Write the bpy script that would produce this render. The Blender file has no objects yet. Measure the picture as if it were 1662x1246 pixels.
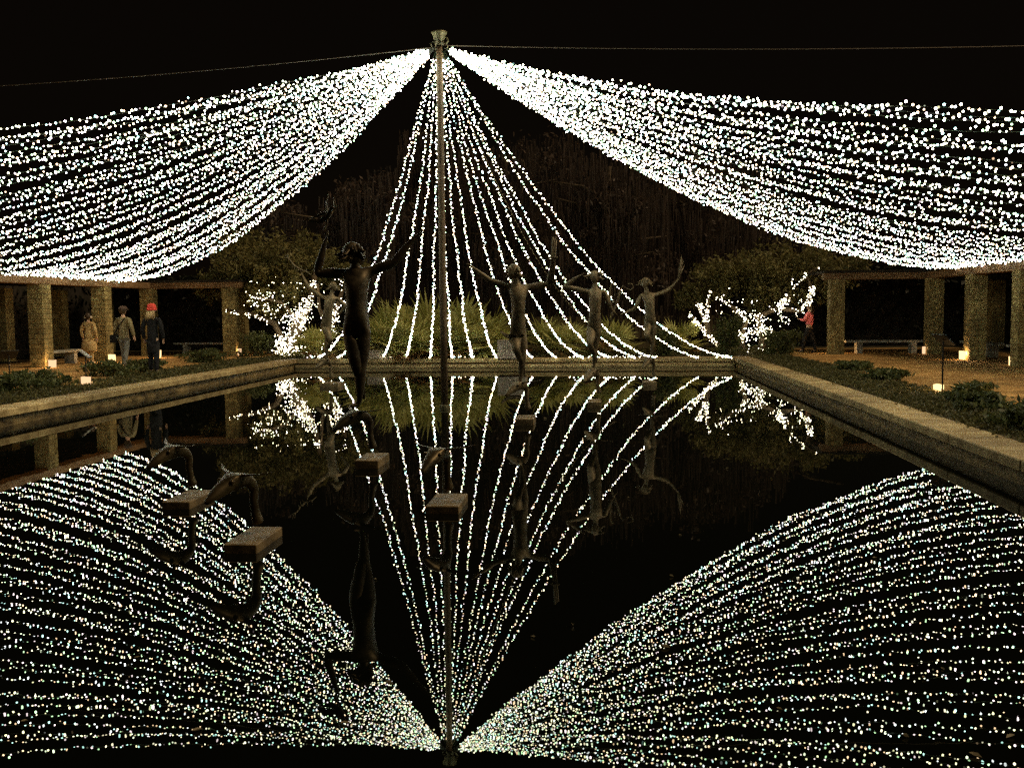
import bpy, bmesh, math, random
import numpy as np
from mathutils import Vector, Matrix, Quaternion
random.seed(7); rng = np.random.default_rng(7)
S = bpy.context.scene; COL = S.collection
rad = math.radians
# ------------------------------------------------------------------ camera
CH = 1.94                                  # eye height above the water
FPX = 1600.0; PITCH = math.atan(122/1600); ROLL = 0.0096
Fv = Vector((0, math.cos(PITCH), -math.sin(PITCH)))
R0 = Vector((1, 0, 0)); U0 = Vector((0, math.sin(PITCH), math.cos(PITCH)))
Rv = math.cos(ROLL)*R0 - math.sin(ROLL)*U0; Uv = math.cos(ROLL)*U0 + math.sin(ROLL)*R0
cam = bpy.data.cameras.new('camera'); co = bpy.data.objects.new('camera', cam); COL.objects.link(co)
cam.sensor_width = 36; cam.lens = 36*FPX/1662; cam.clip_end = 600; cam.clip_start = .05
co.matrix_world = Matrix((( Rv.x, Uv.x, -Fv.x, 0), (Rv.y, Uv.y, -Fv.y, 0), (Rv.z, Uv.z, -Fv.z, CH), (0, 0, 0, 1)))
S.camera = co
# ------------------------------------------------------------------ night sky
w = bpy.data.worlds.new('World'); S.world = w; w.use_nodes = True
nt = w.node_tree; bg = nt.nodes['Background']
sky = nt.nodes.new('ShaderNodeTexSky'); sky.sky_type = 'NISHITA'; sky.sun_disc = False
sky.sun_elevation = rad(1); sky.sun_rotation = rad(200)
tint = nt.nodes.new('ShaderNodeMix'); tint.data_type = 'RGBA'; tint.inputs[0].default_value = .85
nt.links.new(sky.outputs[0], tint.inputs[6]); tint.inputs[7].default_value = (1.0, .62, .36, 1)   # town glow over the night sky
nt.links.new(tint.outputs[2], bg.inputs[0]); bg.inputs[1].default_value = 0.0019
fill_lamp = bpy.data.lights.new('fill_sun', 'SUN'); fill_lamp.energy = 1.1; fill_lamp.angle = rad(25); fill_lamp.color = (1.0, .75, .44)  # invented warm fill lamp, added to lift stone, trees and bronzes
mo = bpy.data.objects.new('fill_sun', fill_lamp); COL.objects.link(mo); mo.rotation_euler = Vector((-.60, .05, -.80)).to_track_quat('-Z', 'Y').to_euler()
S.view_settings.view_transform = 'Standard'; S.view_settings.look = 'None'
S.view_settings.exposure = .5; S.view_settings.gamma = 1
BULB_E = 12.5
S.cycles.filter_width = 1.4
S.cycles.use_denoising = False
S.cycles.max_bounces = 5; S.cycles.diffuse_bounces = 2; S.cycles.glossy_bounces = 3
S.cycles.transmission_bounces = 2; S.cycles.transparent_max_bounces = 6
S.cycles.caustics_reflective = False; S.cycles.caustics_refractive = False
S.cycles.sample_clamp_indirect = .62
S.cycles.use_light_tree = True
# ------------------------------------------------------------------ helpers
def at(x, y, Y):
    d = Fv + (x-831)/FPX*Rv - (y-623)/FPX*Uv
    return Vector((0, 0, CH)) + d*(Y/d.y)
def atz(x, y, z):
    d = Fv + (x-831)/FPX*Rv - (y-623)/FPX*Uv
    return Vector((0, 0, CH)) + d*((z-CH)/d.z)
AX = math.atan(.0857)                      # the pool is turned a little to the right of the view
PU = Vector((math.sin(AX), math.cos(AX), 0)); PV = Vector((math.cos(AX), -math.sin(AX), 0))
C0 = Vector((-.025, 32.68, 0))
def W(s, t, z=0.0): return C0 + PV*s + PU*t + Vector((0, 0, z))
TZ = .29                                   # terrace level

def nodes(name):
    m = bpy.data.materials.new(name); m.use_nodes = True
    return m, m.node_tree, m.node_tree.nodes['Principled BSDF']
def mat(name, c1, c2=None, scale=6.0, rough=.8, metal=0.0, bump=0.0, spec=.3, detail=6, stretch=None, rough2=None, dist=.02):
    m, t, b = nodes(name)
    b.inputs['Roughness'].default_value = rough; b.inputs['Metallic'].default_value = metal
    b.inputs['Specular IOR Level'].default_value = spec
    if c2 is None: b.inputs['Base Color'].default_value = (*c1, 1)
    tc = t.nodes.new('ShaderNodeTexCoord'); n = t.nodes.new('ShaderNodeTexNoise')
    n.inputs['Scale'].default_value = scale; n.inputs['Detail'].default_value = detail; n.inputs['Roughness'].default_value = .62
    src = tc.outputs['Object']
    if stretch:
        mp = t.nodes.new('ShaderNodeMapping'); mp.inputs['Scale'].default_value = stretch
        t.links.new(src, mp.inputs[0]); src = mp.outputs[0]
    t.links.new(src, n.inputs['Vector'])
    if c2 is not None:
        r = t.nodes.new('ShaderNodeValToRGB'); r.color_ramp.elements[0].position = .34; r.color_ramp.elements[1].position = .68
        r.color_ramp.elements[0].color = (*c1, 1); r.color_ramp.elements[1].color = (*c2, 1)
        t.links.new(n.outputs['Fac'], r.inputs[0])
        n2 = t.nodes.new('ShaderNodeTexNoise'); n2.inputs['Scale'].default_value = scale*.22; n2.inputs['Detail'].default_value = 3; t.links.new(tc.outputs['Object'], n2.inputs['Vector'])
        m2 = t.nodes.new('ShaderNodeMapRange'); m2.inputs['From Min'].default_value = .35; m2.inputs['From Max'].default_value = .65; m2.inputs['To Min'].default_value = .62; m2.inputs['To Max'].default_value = 1.1
        t.links.new(n2.outputs['Fac'], m2.inputs[0]); mx = t.nodes.new('ShaderNodeVectorMath'); mx.operation = 'SCALE'
        t.links.new(r.outputs[0], mx.inputs[0]); t.links.new(m2.outputs[0], mx.inputs['Scale']); t.links.new(mx.outputs[0], b.inputs['Base Color'])
    if rough2 is not None:
        mr = t.nodes.new('ShaderNodeMapRange'); mr.inputs['To Min'].default_value = rough; mr.inputs['To Max'].default_value = rough2
        t.links.new(n.outputs['Fac'], mr.inputs[0]); t.links.new(mr.outputs[0], b.inputs['Roughness'])
    if bump:
        bp = t.nodes.new('ShaderNodeBump'); bp.inputs['Strength'].default_value = bump; bp.inputs['Distance'].default_value = dist
        t.links.new(n.outputs['Fac'], bp.inputs['Height']); t.links.new(bp.outputs[0], b.inputs['Normal'])
    return m
def leafmat(name, c1, c2):                 # colour varies leaf by leaf, thin leaves let light through
    m, t, b = nodes(name)
    g = t.nodes.new('ShaderNodeNewGeometry'); r = t.nodes.new('ShaderNodeValToRGB')
    r.color_ramp.elements[0].color = (*c1, 1); r.color_ramp.elements[1].color = (*c2, 1)
    t.links.new(g.outputs['Random Per Island'], r.inputs[0]); t.links.new(r.outputs[0], b.inputs['Base Color'])
    b.inputs['Roughness'].default_value = .55; b.inputs['Specular IOR Level'].default_value = .3
    tr = t.nodes.new('ShaderNodeBsdfTranslucent'); t.links.new(r.outputs[0], tr.inputs[0])
    mx = t.nodes.new('ShaderNodeMixShader'); mx.inputs[0].default_value = .3
    t.links.new(b.outputs[0], mx.inputs[1]); t.links.new(tr.outputs[0], mx.inputs[2])
    t.links.new(mx.outputs[0], t.nodes['Material Output'].inputs[0])
    return m
def emis(name, col, e):
    m, t, b = nodes(name); t.nodes.remove(b)
    em = t.nodes.new('ShaderNodeEmission'); em.inputs[0].default_value = (*col, 1); em.inputs[1].default_value = e
    t.links.new(em.outputs[0], t.nodes['Material Output'].inputs[0]); return m

M = {}
M['stone'] = mat('coping stone', (.24, .165, .07), (.54, .41, .20), 2.2, .75, bump=.5, stretch=(.5, 1.6, 1.6), spec=.3)
M['wetstone'] = mat('pool wall stone', (.06, .040, .017), (.36, .255, .11), 1.6, .6, bump=.5, stretch=(.35, 2.2, 5))
M['pillar'] = mat('rough masonry', (.17, .13, .05), (.46, .36, .15), 7, .9, bump=.9)
M['beam'] = mat('beam timber', (.20, .115, .05), (.36, .22, .11), 3, .7, stretch=(1, 1, 6), bump=.4)
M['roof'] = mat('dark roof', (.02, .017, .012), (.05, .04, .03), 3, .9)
M['bench'] = mat('bench slab', (.24, .22, .18), (.4, .37, .3), 5, .7)
M['path'] = mat('sandy brick path', (.28, .155, .05), (.56, .33, .12), 5, .95, bump=.6, spec=.1)
M['soil'] = mat('garden soil', (.03, .025, .012), (.09, .07, .035), 2, .95, bump=.5, spec=.1)
M['bronze'] = mat('dark bronze', (.035, .026, .015), (.13, .10, .058), 9, .38, metal=.75, bump=.25, rough2=.55, spec=.5)  # the nearest figure's silhouette shade is put into this darker colour
M['bronze2'] = mat('weathered bronze', (.08, .06, .03), (.27, .205, .115), 7, .45, metal=.45, bump=.3, rough2=.65, spec=.4)
M['bronze3'] = mat('polished dark bronze', (.06, .045, .022), (.20, .15, .08), 8, .32, metal=.7, bump=.2, rough2=.5, spec=.5)
M['slab'] = mat('plinth stone', (.10, .07, .032), (.24, .17, .085), 9, .6, bump=.3)
M['block'] = mat('pale cast stone', (.26, .21, .16), (.40, .33, .26), 8, .85, bump=.3)
M['pole'] = mat('mast wood', (.10, .065, .035), (.22, .15, .085), 6, .55, stretch=(4, 4, .4), bump=.2)
M['capmetal'] = mat('mast cap', (.10, .09, .05), (.26, .23, .13), 20, .45, metal=.4)
M['cable'] = mat('green wire', (.02, .035, .018), None, rough=.5)
M['deadcable'] = mat('pale wire', (.35, .28, .16), None, rough=.5)
M['guy'] = mat('steel wire', (.07, .055, .04), None, rough=.4, metal=.3)
M['bark'] = mat('bark', (.06, .045, .028), (.18, .13, .08), 8, .95, bump=.8, stretch=(2, 2, .5))
M['leafA'] = leafmat('oak leaves', (.12, .11, .03), (.32, .27, .11))
M['leafB'] = leafmat('shrub leaves', (.035, .045, .015), (.13, .14, .045))
M['cover'] = leafmat('low plants', (.035, .035, .012), (.16, .14, .05))
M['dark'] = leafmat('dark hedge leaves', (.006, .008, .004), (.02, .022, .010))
M['palm'] = leafmat('palmetto fan', (.27, .27, .06), (.62, .58, .22))
M['deadpalm'] = leafmat('dry palmetto fan', (.28, .15, .06), (.42, .27, .12))
M['moss'] = leafmat('hanging moss', (.035, .025, .019), (.17, .12, .09))
M['fallen'] = leafmat('fallen leaf', (.22, .18, .10), (.5, .42, .28))
M['paper'] = emis('glowing paper bag', (1.0, .66, .28), 1.5)
M['paperdim'] = emis('glowing paper bag pale', (1.0, .62, .34), .85)
M['flame'] = emis('candle flame', (1.0, .7, .3), 6)
M['black'] = mat('black wool', (.008, .008, .009), (.018, .017, .018), 20, .9)
M['red'] = mat('red knit', (.75, .05, .04), (.9, .12, .08), 60, .85, bump=.4)
M['khaki'] = mat('khaki jacket', (.20, .16, .08), (.30, .25, .13), 8, .85, bump=.4)
M['jeans'] = mat('faded jeans', (.16, .165, .15), (.26, .26, .23), 8, .9, bump=.4)
M['tan'] = mat('tan coat', (.50, .32, .12), (.68, .47, .21), 5, .9, bump=.4)
M['pink'] = mat('coral pink jumper', (.70, .15, .17), (.85, .24, .24), 8, .85, bump=.3)
M['darkcloth'] = mat('dark trousers', (.012, .012, .014), (.025, .024, .026), 8, .9)
M['skin'] = mat('skin', (.55, .33, .22), None, rough=.55)
M['blond'] = mat('blond hair', (.45, .30, .14), (.65, .48, .26), 30, .6, stretch=(8, 8, 1))
M['brownhair'] = mat('brown hair', (.05, .03, .015), (.10, .06, .03), 30, .6, stretch=(8, 8, 1))
M['muff'] = mat('pale fluff', (.7, .6, .45), None, rough=.9)
M['capcloth'] = mat('brown cap', (.09, .055, .04), (.14, .09, .065), 20, .85)
M['signmetal'] = mat('sign metal', (.03, .03, .03), None, rough=.35, metal=.7)
M['signface'] = mat('sign face', (.32, .30, .26), (.45, .42, .36), 12, .4)
M['shoe'] = mat('shoe leather', (.05, .04, .03), None, rough=.5)
# bulbs: the tint differs a little bulb by bulb
m, t, b = nodes('lit bulb'); t.nodes.remove(b)
at_ = t.nodes.new('ShaderNodeAttribute'); at_.attribute_name = 'tint'
em = t.nodes.new('ShaderNodeEmission'); em.inputs[1].default_value = BULB_E
t.links.new(at_.outputs['Color'], em.inputs[0]); t.links.new(em.outputs[0], t.nodes['Material Output'].inputs[0]); M['bulb'] = m
# water: dark still pool with the faintest ripple
m, t, b = nodes('still water'); b.inputs['Base Color'].default_value = (.0025, .003, .002, 1)
b.inputs['Roughness'].default_value = 0.0; b.inputs['IOR'].default_value = 1.33; b.inputs['Specular IOR Level'].default_value = .5
tc = t.nodes.new('ShaderNodeTexCoord'); n = t.nodes.new('ShaderNodeTexNoise'); n.inputs['Scale'].default_value = 2.2; n.inputs['Detail'].default_value = 3
b.inputs['Specular Tint'].default_value = (.72, 1, .55, 1); bp = t.nodes.new('ShaderNodeBump'); bp.inputs['Strength'].default_value = .025; bp.inputs['Distance'].default_value = .02
t.links.new(tc.outputs['Object'], n.inputs['Vector']); t.links.new(n.outputs['Fac'], bp.inputs['Height']); t.links.new(bp.outputs[0], b.inputs['Normal']); M['water'] = m

def tag(o, label=None, cat=None, group=None, kind=None):
    if label: o['label'] = label
    if cat: o['category'] = cat
    if group: o['group'] = group
    if kind: o['kind'] = kind
    return o
def empty(name, loc, rz=0, label=None, cat=None, group=None):
    o = bpy.data.objects.new(name, None); COL.objects.link(o); o.location = loc; o.rotation_euler.z = rz
    o.empty_display_size = .2; o.matrix_world = Matrix.Translation(Vector(loc)) @ Matrix.Rotation(rz, 4, 'Z')
    return tag(o, label, cat, group)
def link(name, me, m=None, parent=None):
    """mesh in world coordinates; under a parent it is moved into the parent's frame"""
    o = bpy.data.objects.new(name, me); COL.objects.link(o)
    if m is not None and len(me.materials) == 0: me.materials.append(m)
    if parent is not None:
        root = parent
        me.transform(mat_of(parent).inverted()); o.parent = parent
    return o
def mat_of(o):
    mm = Matrix.LocRotScale(o.location, o.rotation_euler, o.scale)
    return mat_of(o.parent) @ mm if o.parent else mm
def obj(name, bm, m, parent=None, smooth=False):
    me = bpy.data.meshes.new(name); bm.to_mesh(me); bm.free()
    if smooth: me.shade_smooth()
    return link(name, me, m, parent)
def box(bm, c, d, rz=0.0, taper=1.0, axes=None):
    X = axes[0] if axes else Vector((math.cos(rz), math.sin(rz), 0)); Y = axes[1] if axes else Vector((-math.sin(rz), math.cos(rz), 0)); Z = axes[2] if axes else Vector((0, 0, 1))
    c = Vector(c); vs = []
    for k in (-1, 1):
        f = taper if k > 0 else 1
        for i, j in ((-1, -1), (1, -1), (1, 1), (-1, 1)):
            vs.append(bm.verts.new(c + X*(i*d[0]/2*f) + Y*(j*d[1]/2*f) + Z*(k*d[2]/2)))
    for q in ((0, 3, 2, 1), (4, 5, 6, 7), (0, 1, 5, 4), (1, 2, 6, 5), (2, 3, 7, 6), (3, 0, 4, 7)): bm.faces.new([vs[i] for i in q])
    return vs
def bevel(bm, r, seg=1):
    bmesh.ops.bevel(bm, geom=list(bm.edges), offset=r, segments=seg, affect='EDGES', profile=.6); return bm
def tube(bm, pts, rs, n=8, caps=True):
    pts = [Vector(p) for p in pts]; rings = []
    if not hasattr(rs, '__len__'): rs = [rs]*len(pts)
    ref = None
    for i, p in enumerate(pts):
        d = (pts[min(i+1, len(pts)-1)] - pts[max(i-1, 0)]).normalized()
        if ref is None: ref = d.orthogonal().normalized()
        ref = (ref - d*ref.dot(d)); ref = ref.normalized() if ref.length > 1e-6 else d.orthogonal().normalized()
        q = d.cross(ref)
        rings.append([bm.verts.new(p + (ref*math.cos(a) + q*math.sin(a))*rs[i]) for a in [2*math.pi*k/n for k in range(n)]])
    for a, b_ in zip(rings, rings[1:]):
        for k in range(n): bm.faces.new((a[k], a[(k+1) % n], b_[(k+1) % n], b_[k]))
    if caps:
        bm.faces.new(rings[0][::-1]); bm.faces.new(rings[-1])
def lathe(bm, c, prof, n=24):
    c = Vector(c); rings = [[bm.verts.new(c + Vector((r*math.cos(2*math.pi*k/n), r*math.sin(2*math.pi*k/n), z))) for k in range(n)] for r, z in prof]
    for a, b_ in zip(rings, rings[1:]):
        for k in range(n): bm.faces.new((a[k], a[(k+1) % n], b_[(k+1) % n], b_[k]))
    bm.faces.new(rings[0][::-1]); bm.faces.new(rings[-1])
def ball(bm, c, r, seg=12, M3=None, fn=None):
    """ellipsoid, r = (rx,ry,rz); M3 rotates it; fn displaces unit vectors"""
    c = Vector(c); mm = bmesh.ops.create_uvsphere(bm, u_segments=seg, v_segments=max(6, seg*2//3), radius=1.0)
    for v in mm['verts']:
        q = v.co.copy()
        if fn: q = fn(q)
        q = Vector((q.x*r[0], q.y*r[1], q.z*r[2]))
        if M3: q = M3 @ q
        v.co = c + q
def skin(joints, edges, root, sub=2):
    """joints {name:(pos, r or (rx,ry))}: one continuous skinned surface -> bmesh in world coordinates"""
    names = list(joints); idx = {k: i for i, k in enumerate(names)}
    me = bpy.data.meshes.new('tmp')
    me.from_pydata([tuple(joints[k][0]) for k in names], [(idx[a], idx[b_]) for a, b_ in edges], [])
    o = bpy.data.objects.new('tmp', me); COL.objects.link(o)
    md = o.modifiers.new('skin', 'SKIN'); md.use_smooth_shade = True
    if not me.skin_vertices: bpy.context.view_layer.objects.active = o
    lay = me.skin_vertices[0].data if me.skin_vertices else None
    for k in names:
        r = joints[k][1]; r = (r, r) if not hasattr(r, '__len__') else r
        lay[idx[k]].radius = r; lay[idx[k]].use_root = (k == root)
    sd = o.modifiers.new('sub', 'SUBSURF'); sd.levels = sub; sd.render_levels = sub
    dg = bpy.context.evaluated_depsgraph_get(); ev = o.evaluated_get(dg); m2 = bpy.data.meshes.new_from_object(ev)
    bm = bmesh.new(); bm.from_mesh(m2)
    bpy.data.objects.remove(o); bpy.data.meshes.remove(me); bpy.data.meshes.remove(m2)
    return bm
def mesh_np(name, verts, faces, m, parent=None, tint=None, k=3):
    me = bpy.data.meshes.new(name); nv = len(verts); nf = len(faces)
    me.vertices.add(nv); me.vertices.foreach_set('co', np.ascontiguousarray(verts, dtype=np.float32).ravel())
    me.loops.add(nf*k); me.loops.foreach_set('vertex_index', np.ascontiguousarray(faces, dtype=np.int32).ravel())
    me.polygons.add(nf); me.polygons.foreach_set('loop_start', np.arange(nf, dtype=np.int32)*k)
    me.update(calc_edges=True); me.validate()
    if tint is not None:
        a = me.attributes.new('tint', 'FLOAT_COLOR', 'POINT'); a.data.foreach_set('color', np.ascontiguousarray(tint, dtype=np.float32).ravel())
    return link(name, me, m, parent)

# ------------------------------------------------------------------ ground, water, pool
PW = 7.3; NEAR = -31.0; CW = .6; CT = .30
def quad(bm, P): bm.faces.new([bm.verts.new(p) for p in P])
bm = bmesh.new(); L = 160; IN = PW + CW - .05
def gq(s0, s1, t0, t1, z=TZ):
    quad(bm, (W(s0, t0, z), W(s1, t0, z), W(s1, t1, z), W(s0, t1, z)))
gq(-L, -IN, -L, L); gq(IN, L, -L, L); gq(-IN, IN, CW-.05, L); gq(-IN, IN, -L, NEAR-CW+.05)
tag(obj('ground', bm, M['soil']), kind='structure')
bm = bmesh.new(); gq(9.1, 16.6, -40, 6.6, TZ+.006); gq(-16.6, -9.2, -40, 6.6, TZ+.006)
tag(obj('path', bm, M['path']), kind='structure')
bm = bmesh.new(); quad(bm, (W(-PW-.05, NEAR, 0), W(PW+.05, NEAR, 0), W(PW+.05, .05, 0), W(-PW-.05, .05, 0)))
tag(obj('water', bm, M['water']), kind='structure')
# pool walls: a recessed lower face and coping stones laid end to end on it
bm = bmesh.new(); AXS = (PV, PU, Vector((0, 0, 1)))
box(bm, W(PW+.33, (NEAR)/2, -.16), (.56, -NEAR+1.2, .64), axes=AXS); box(bm, W(-PW-.33, NEAR/2, -.16), (.56, -NEAR+1.2, .64), axes=AXS)
pw = obj('pool_wall', bm, M['wetstone']); tag(pw, kind='structure')
bm = bmesh.new(); box(bm, W(0, .33, -.16), (2*PW+.1, .56, .64), axes=AXS); box(bm, W(0, NEAR-.33, -.16), (2*PW+.1, .56, .64), axes=AXS)
tag(obj('pool_end_wall', bm, M['wetstone']), kind='structure')
bm = bmesh.new(); box(bm, W(0, -.06, .05), (2*PW-.02, .2, .1), axes=AXS)
tag(obj('pool_ledge', bevel(bm, .015), M['stone']), kind='structure')
def coping(c, d):
    bm = bmesh.new(); box(bm, c, d, axes=AXS); bevel(bm, .014)
    return obj('coping_stone', bm, M['stone'], pw)
t0 = .6; i = 0
while t0 > NEAR:
    ln = 2.05 + random.uniform(-.1, .1)
    for sg in (-1, 1):
        coping(W(sg*(PW+CW/2-.03)+random.uniform(-.003, .003), t0-ln/2, .235+random.uniform(-.002, .002)), (CW, ln-.016, .13))
    t0 -= ln
s0 = -PW+.0
while s0 < PW-.1:
    ln = min(2.1, PW-s0); coping(W(s0+ln/2, CW/2-.04, .235+random.uniform(-.002, .002)), (ln-.008, CW, .13)); s0 += ln

# ------------------------------------------------------------------ pergolas
PILH = 2.53
def pillar_mesh(c, w_=.49, h=PILH, n=17):
    bm = bmesh.new(); z = TZ-.02; hh = (h+.02)/n
    box(bm, c + Vector((0, 0, TZ+h/2-.01)), (w_-.05, w_-.05, h), AXR)
    for i in range(n):
        k = 2 if i % 2 else 3
        cuts = sorted([random.uniform(.25, .75)] if k == 2 else [random.uniform(.2, .4), random.uniform(.6, .8)])
        cuts = [0]+cuts+[1]
        for a, b_ in zip(cuts, cuts[1:]):
            d = w_ + random.uniform(-.025, .02); ww = (b_-a)*w_-.014
            cx = c + PV*((a+b_)/2-.5)*w_ + Vector((0, 0, z+hh/2))
            box(bm, cx, (ww, d, hh-.014), axes=AXS)
        z += hh
    return bm
AXR = -AX
def pergola(sg, rows, corner_t, back, label):
    o = empty('pergola', W(sg*15.3, -5, TZ), AXR, label, 'pergola')
    inner = sg*14.05
    cols = [(inner, t) for t in rows] + [(sg*s, corner_t) for s in back]
    for s, t in cols:
        obj('pillar', pillar_mesh(W(s, t)), M['pillar'], o)
    for t in rows[:2] + [corner_t+3.6]: obj('pillar', pillar_mesh(W(sg*17.6, t), .48), M['pillar'], o)
    for s in back: obj('pillar', pillar_mesh(W(sg*(s+.9), corner_t+3.6), .45), M['pillar'], o)
    zb = TZ+PILH
    bm = bmesh.new(); far = corner_t + .32
    box(bm, W(inner, (far-34)/2, zb+.11), (.42, far+34, .22), axes=AXS); obj('beam', bevel(bm, .01), M['beam'], o)
    bm = bmesh.new(); e = min(back)-.45
    box(bm, W(sg*(e+13.84)/2, corner_t, zb+.108), (13.84-e-.003, .42, .216), axes=AXS); obj('beam', bevel(bm, .01), M['beam'], o)
    bm = bmesh.new(); box(bm, W(sg*16.1, (corner_t+4-34)/2, zb+.26), (4.0, corner_t+38, .08), axes=AXS)
    box(bm, W(sg*(e+14.09)/2, corner_t+1.9, zb+.262), (14.09-e, 4.3, .08), axes=AXS); obj('roof', bm, M['roof'], o)
    k = 0
    for t in np.arange(-33, corner_t, .62):                       # rafters across the gallery
        bm = bmesh.new(); box(bm, W(sg*15.98, t, zb+.15), (3.36, .07, .14), axes=AXS); obj('rafter', bm, M['roof'], o)
    return o
LR = [3.57, 0, -3.8, -7.5, -11.2, -14.9]; RR = [1.5, -2.13, -5.5, -8.9, -12.3, -15.7]
pergola(-1, LR, 3.57, [10.87], 'long low pergola on masonry pillars under the left sweep of lights')
pergola(1, RR, 1.9, [10.95], 'long low pergola on masonry pillars under the right sweep of lights')
def bench(c, ln, along, label):
    ax = (PU, PV, Vector((0, 0, 1))) if along == 't' else AXS
    o = empty('bench', Vector(c)+Vector((0, 0, TZ)), AXR, label, 'bench', 'pale slab benches in the pergolas')
    bm = bmesh.new(); box(bm, Vector(c)+Vector((0, 0, TZ+.42)), (ln, .42, .08), axes=ax); obj('seat', bevel(bm, .01), M['bench'], o)
    for k in (-1, 1) if ln > 1.2 else (1,):
        bm = bmesh.new(); box(bm, Vector(c)+ax[0]*(k*(ln/2-.45))+Vector((0, 0, TZ+.19)), (.2, .34, .38), axes=ax); obj('leg', bevel(bm, .008), M['bench'], o)
bench(W(-14.35, -2.3), 2.3, 't', 'pale bench between the two nearest masonry pillars at left')
bench(W(-12.25, 4.7), 2.6, 's', 'pale bench in the dark bay behind the woman in the red hat')
bench(W(-9.6, 5.1), 1.5, 's', 'short pale bench right of the lone left pillar with shrub in front')
bench(W(12.7, 2.2), 2.7, 's', 'long pale bench in the dark bay right of the pink jumper')
bench(W(15.0, -.1), 2.6, 't', 'pale bench behind the wide pillar at right')
bench(W(15.1, -3.4), 2.3, 't', 'pale bench beside the rightmost pillar')
# dark clipped hedges close the back of the galleries
def leaf_cloud(n, cen, rr, size, flat=.6, shell=.5):
    """n leaf quads in an ellipsoid with centre cen, radii rr -> (verts, quads)"""
    d = rng.normal(size=(n, 3)); d /= np.linalg.norm(d, axis=1)[:, None]
    r = (shell + (1-shell)*rng.random(n))**(1/2.0)
    p = np.array(cen) + d*r[:, None]*np.array(rr)
    return quads_at(p, size)
def quads_at(p, size, up=None):
    n = len(p); a = rng.normal(size=(n, 3)); a /= np.linalg.norm(a, axis=1)[:, None]
    b_ = rng.normal(size=(n, 3)); b_ -= a*(a*b_).sum(1)[:, None]; b_ /= np.linalg.norm(b_, axis=1)[:, None]
    s = size*(.6+.8*rng.random(n))[:, None]
    v = np.stack([p-a*s, p-b_*s*.42, p+a*s, p+b_*s*.42], 1).reshape(-1, 3)
    return v, np.arange(4*n).reshape(n, 4)
def hedge(s0, s1, t0, t1, h, n, label):
    c = (W((s0+s1)/2, (t0+t1)/2)); o = empty('hedge', c+Vector((0, 0, TZ)), 0, label, 'hedge')
    p = np.array([W(random.uniform(s0, s1), random.uniform(t0, t1), TZ+random.random()**.8*h) for _ in range(n)])
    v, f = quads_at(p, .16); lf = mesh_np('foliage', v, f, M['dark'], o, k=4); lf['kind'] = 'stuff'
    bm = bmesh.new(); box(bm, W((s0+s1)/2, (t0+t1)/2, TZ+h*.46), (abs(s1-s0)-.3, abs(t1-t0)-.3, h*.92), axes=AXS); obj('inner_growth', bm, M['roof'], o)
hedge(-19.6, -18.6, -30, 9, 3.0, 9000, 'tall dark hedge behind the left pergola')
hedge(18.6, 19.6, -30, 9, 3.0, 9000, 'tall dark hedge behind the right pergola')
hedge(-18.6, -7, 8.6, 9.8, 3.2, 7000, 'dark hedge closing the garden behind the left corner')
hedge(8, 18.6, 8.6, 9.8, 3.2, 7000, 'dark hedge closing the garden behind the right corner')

# ------------------------------------------------------------------ mast
TOP = at(713, 76, 19.3); MB = Vector((TOP.x, TOP.y, 0))
mast = empty('mast', MB, 0, 'tall slim wooden mast standing in the pool and carrying all the lights', 'mast')
bm = bmesh.new(); tube(bm, [MB+Vector((0, 0, z)) for z in (-.4, 2, 4, 6, TOP.z+.05)], [.07, .068, .066, .062, .06], 16); obj('shaft', bm, M['pole'], mast, True)
bm = bmesh.new(); lathe(bm, MB, [(.07, TOP.z+.02), (.085, TOP.z+.03), (.09, TOP.z+.12), (.115, TOP.z+.15), (.12, TOP.z+.2), (.15, TOP.z+.24), (.155, TOP.z+.27), (.10, TOP.z+.275), (.05, TOP.z+.26)], 20); obj('cap', bm, M['capmetal'], mast, True)
for k in range(4):
    a = k*math.pi/2+.5; d = Vector((math.cos(a), math.sin(a), 0)); P = MB+Vector((0, 0, TOP.z+.05))
    bm = bmesh.new(); tube(bm, [P+d*.07, P+d*.14+Vector((0, 0, .03)), P+d*.18+Vector((0, 0, -.02)), P+d*.15+Vector((0, 0, -.07))], .012, 8); obj('hook', bm, M['capmetal'], mast, True)
bm = bmesh.new(); tube(bm, [MB+Vector((.14, 0, TOP.z+.17)), MB+Vector((.17, 0, TOP.z+.1)), MB+Vector((.12, 0, TOP.z+.05))], .02, 8); obj('pulley', bm, M['capmetal'], mast, True)
bm = bmesh.new(); lathe(bm, MB, [(.1, -.1), (.1, .06), (.083, .07)], 16); obj('collar', bm, M['capmetal'], mast)
def sagline(A, B, sag, n):
    A = Vector(A); B = Vector(B)
    return [A.lerp(B, i/n) - Vector((0, 0, sag*4*(i/n)*(1-i/n))) for i in range(n+1)]
bm = bmesh.new(); tube(bm, sagline(TOP, at(-260, 152, 22), .12, 20), .008, 5); tag(obj('guy_wire', bm, M['guy']), 'thin guy wire running from mast top off to the left', 'wire')
bm = bmesh.new(); tube(bm, sagline(TOP+Vector((.1, 0, .02)), at(1900, 68, 19), .10, 20), .008, 5); tag(obj('guy_wire', bm, M['guy']), 'thin guy wire running from mast top off to the right', 'wire')

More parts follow.
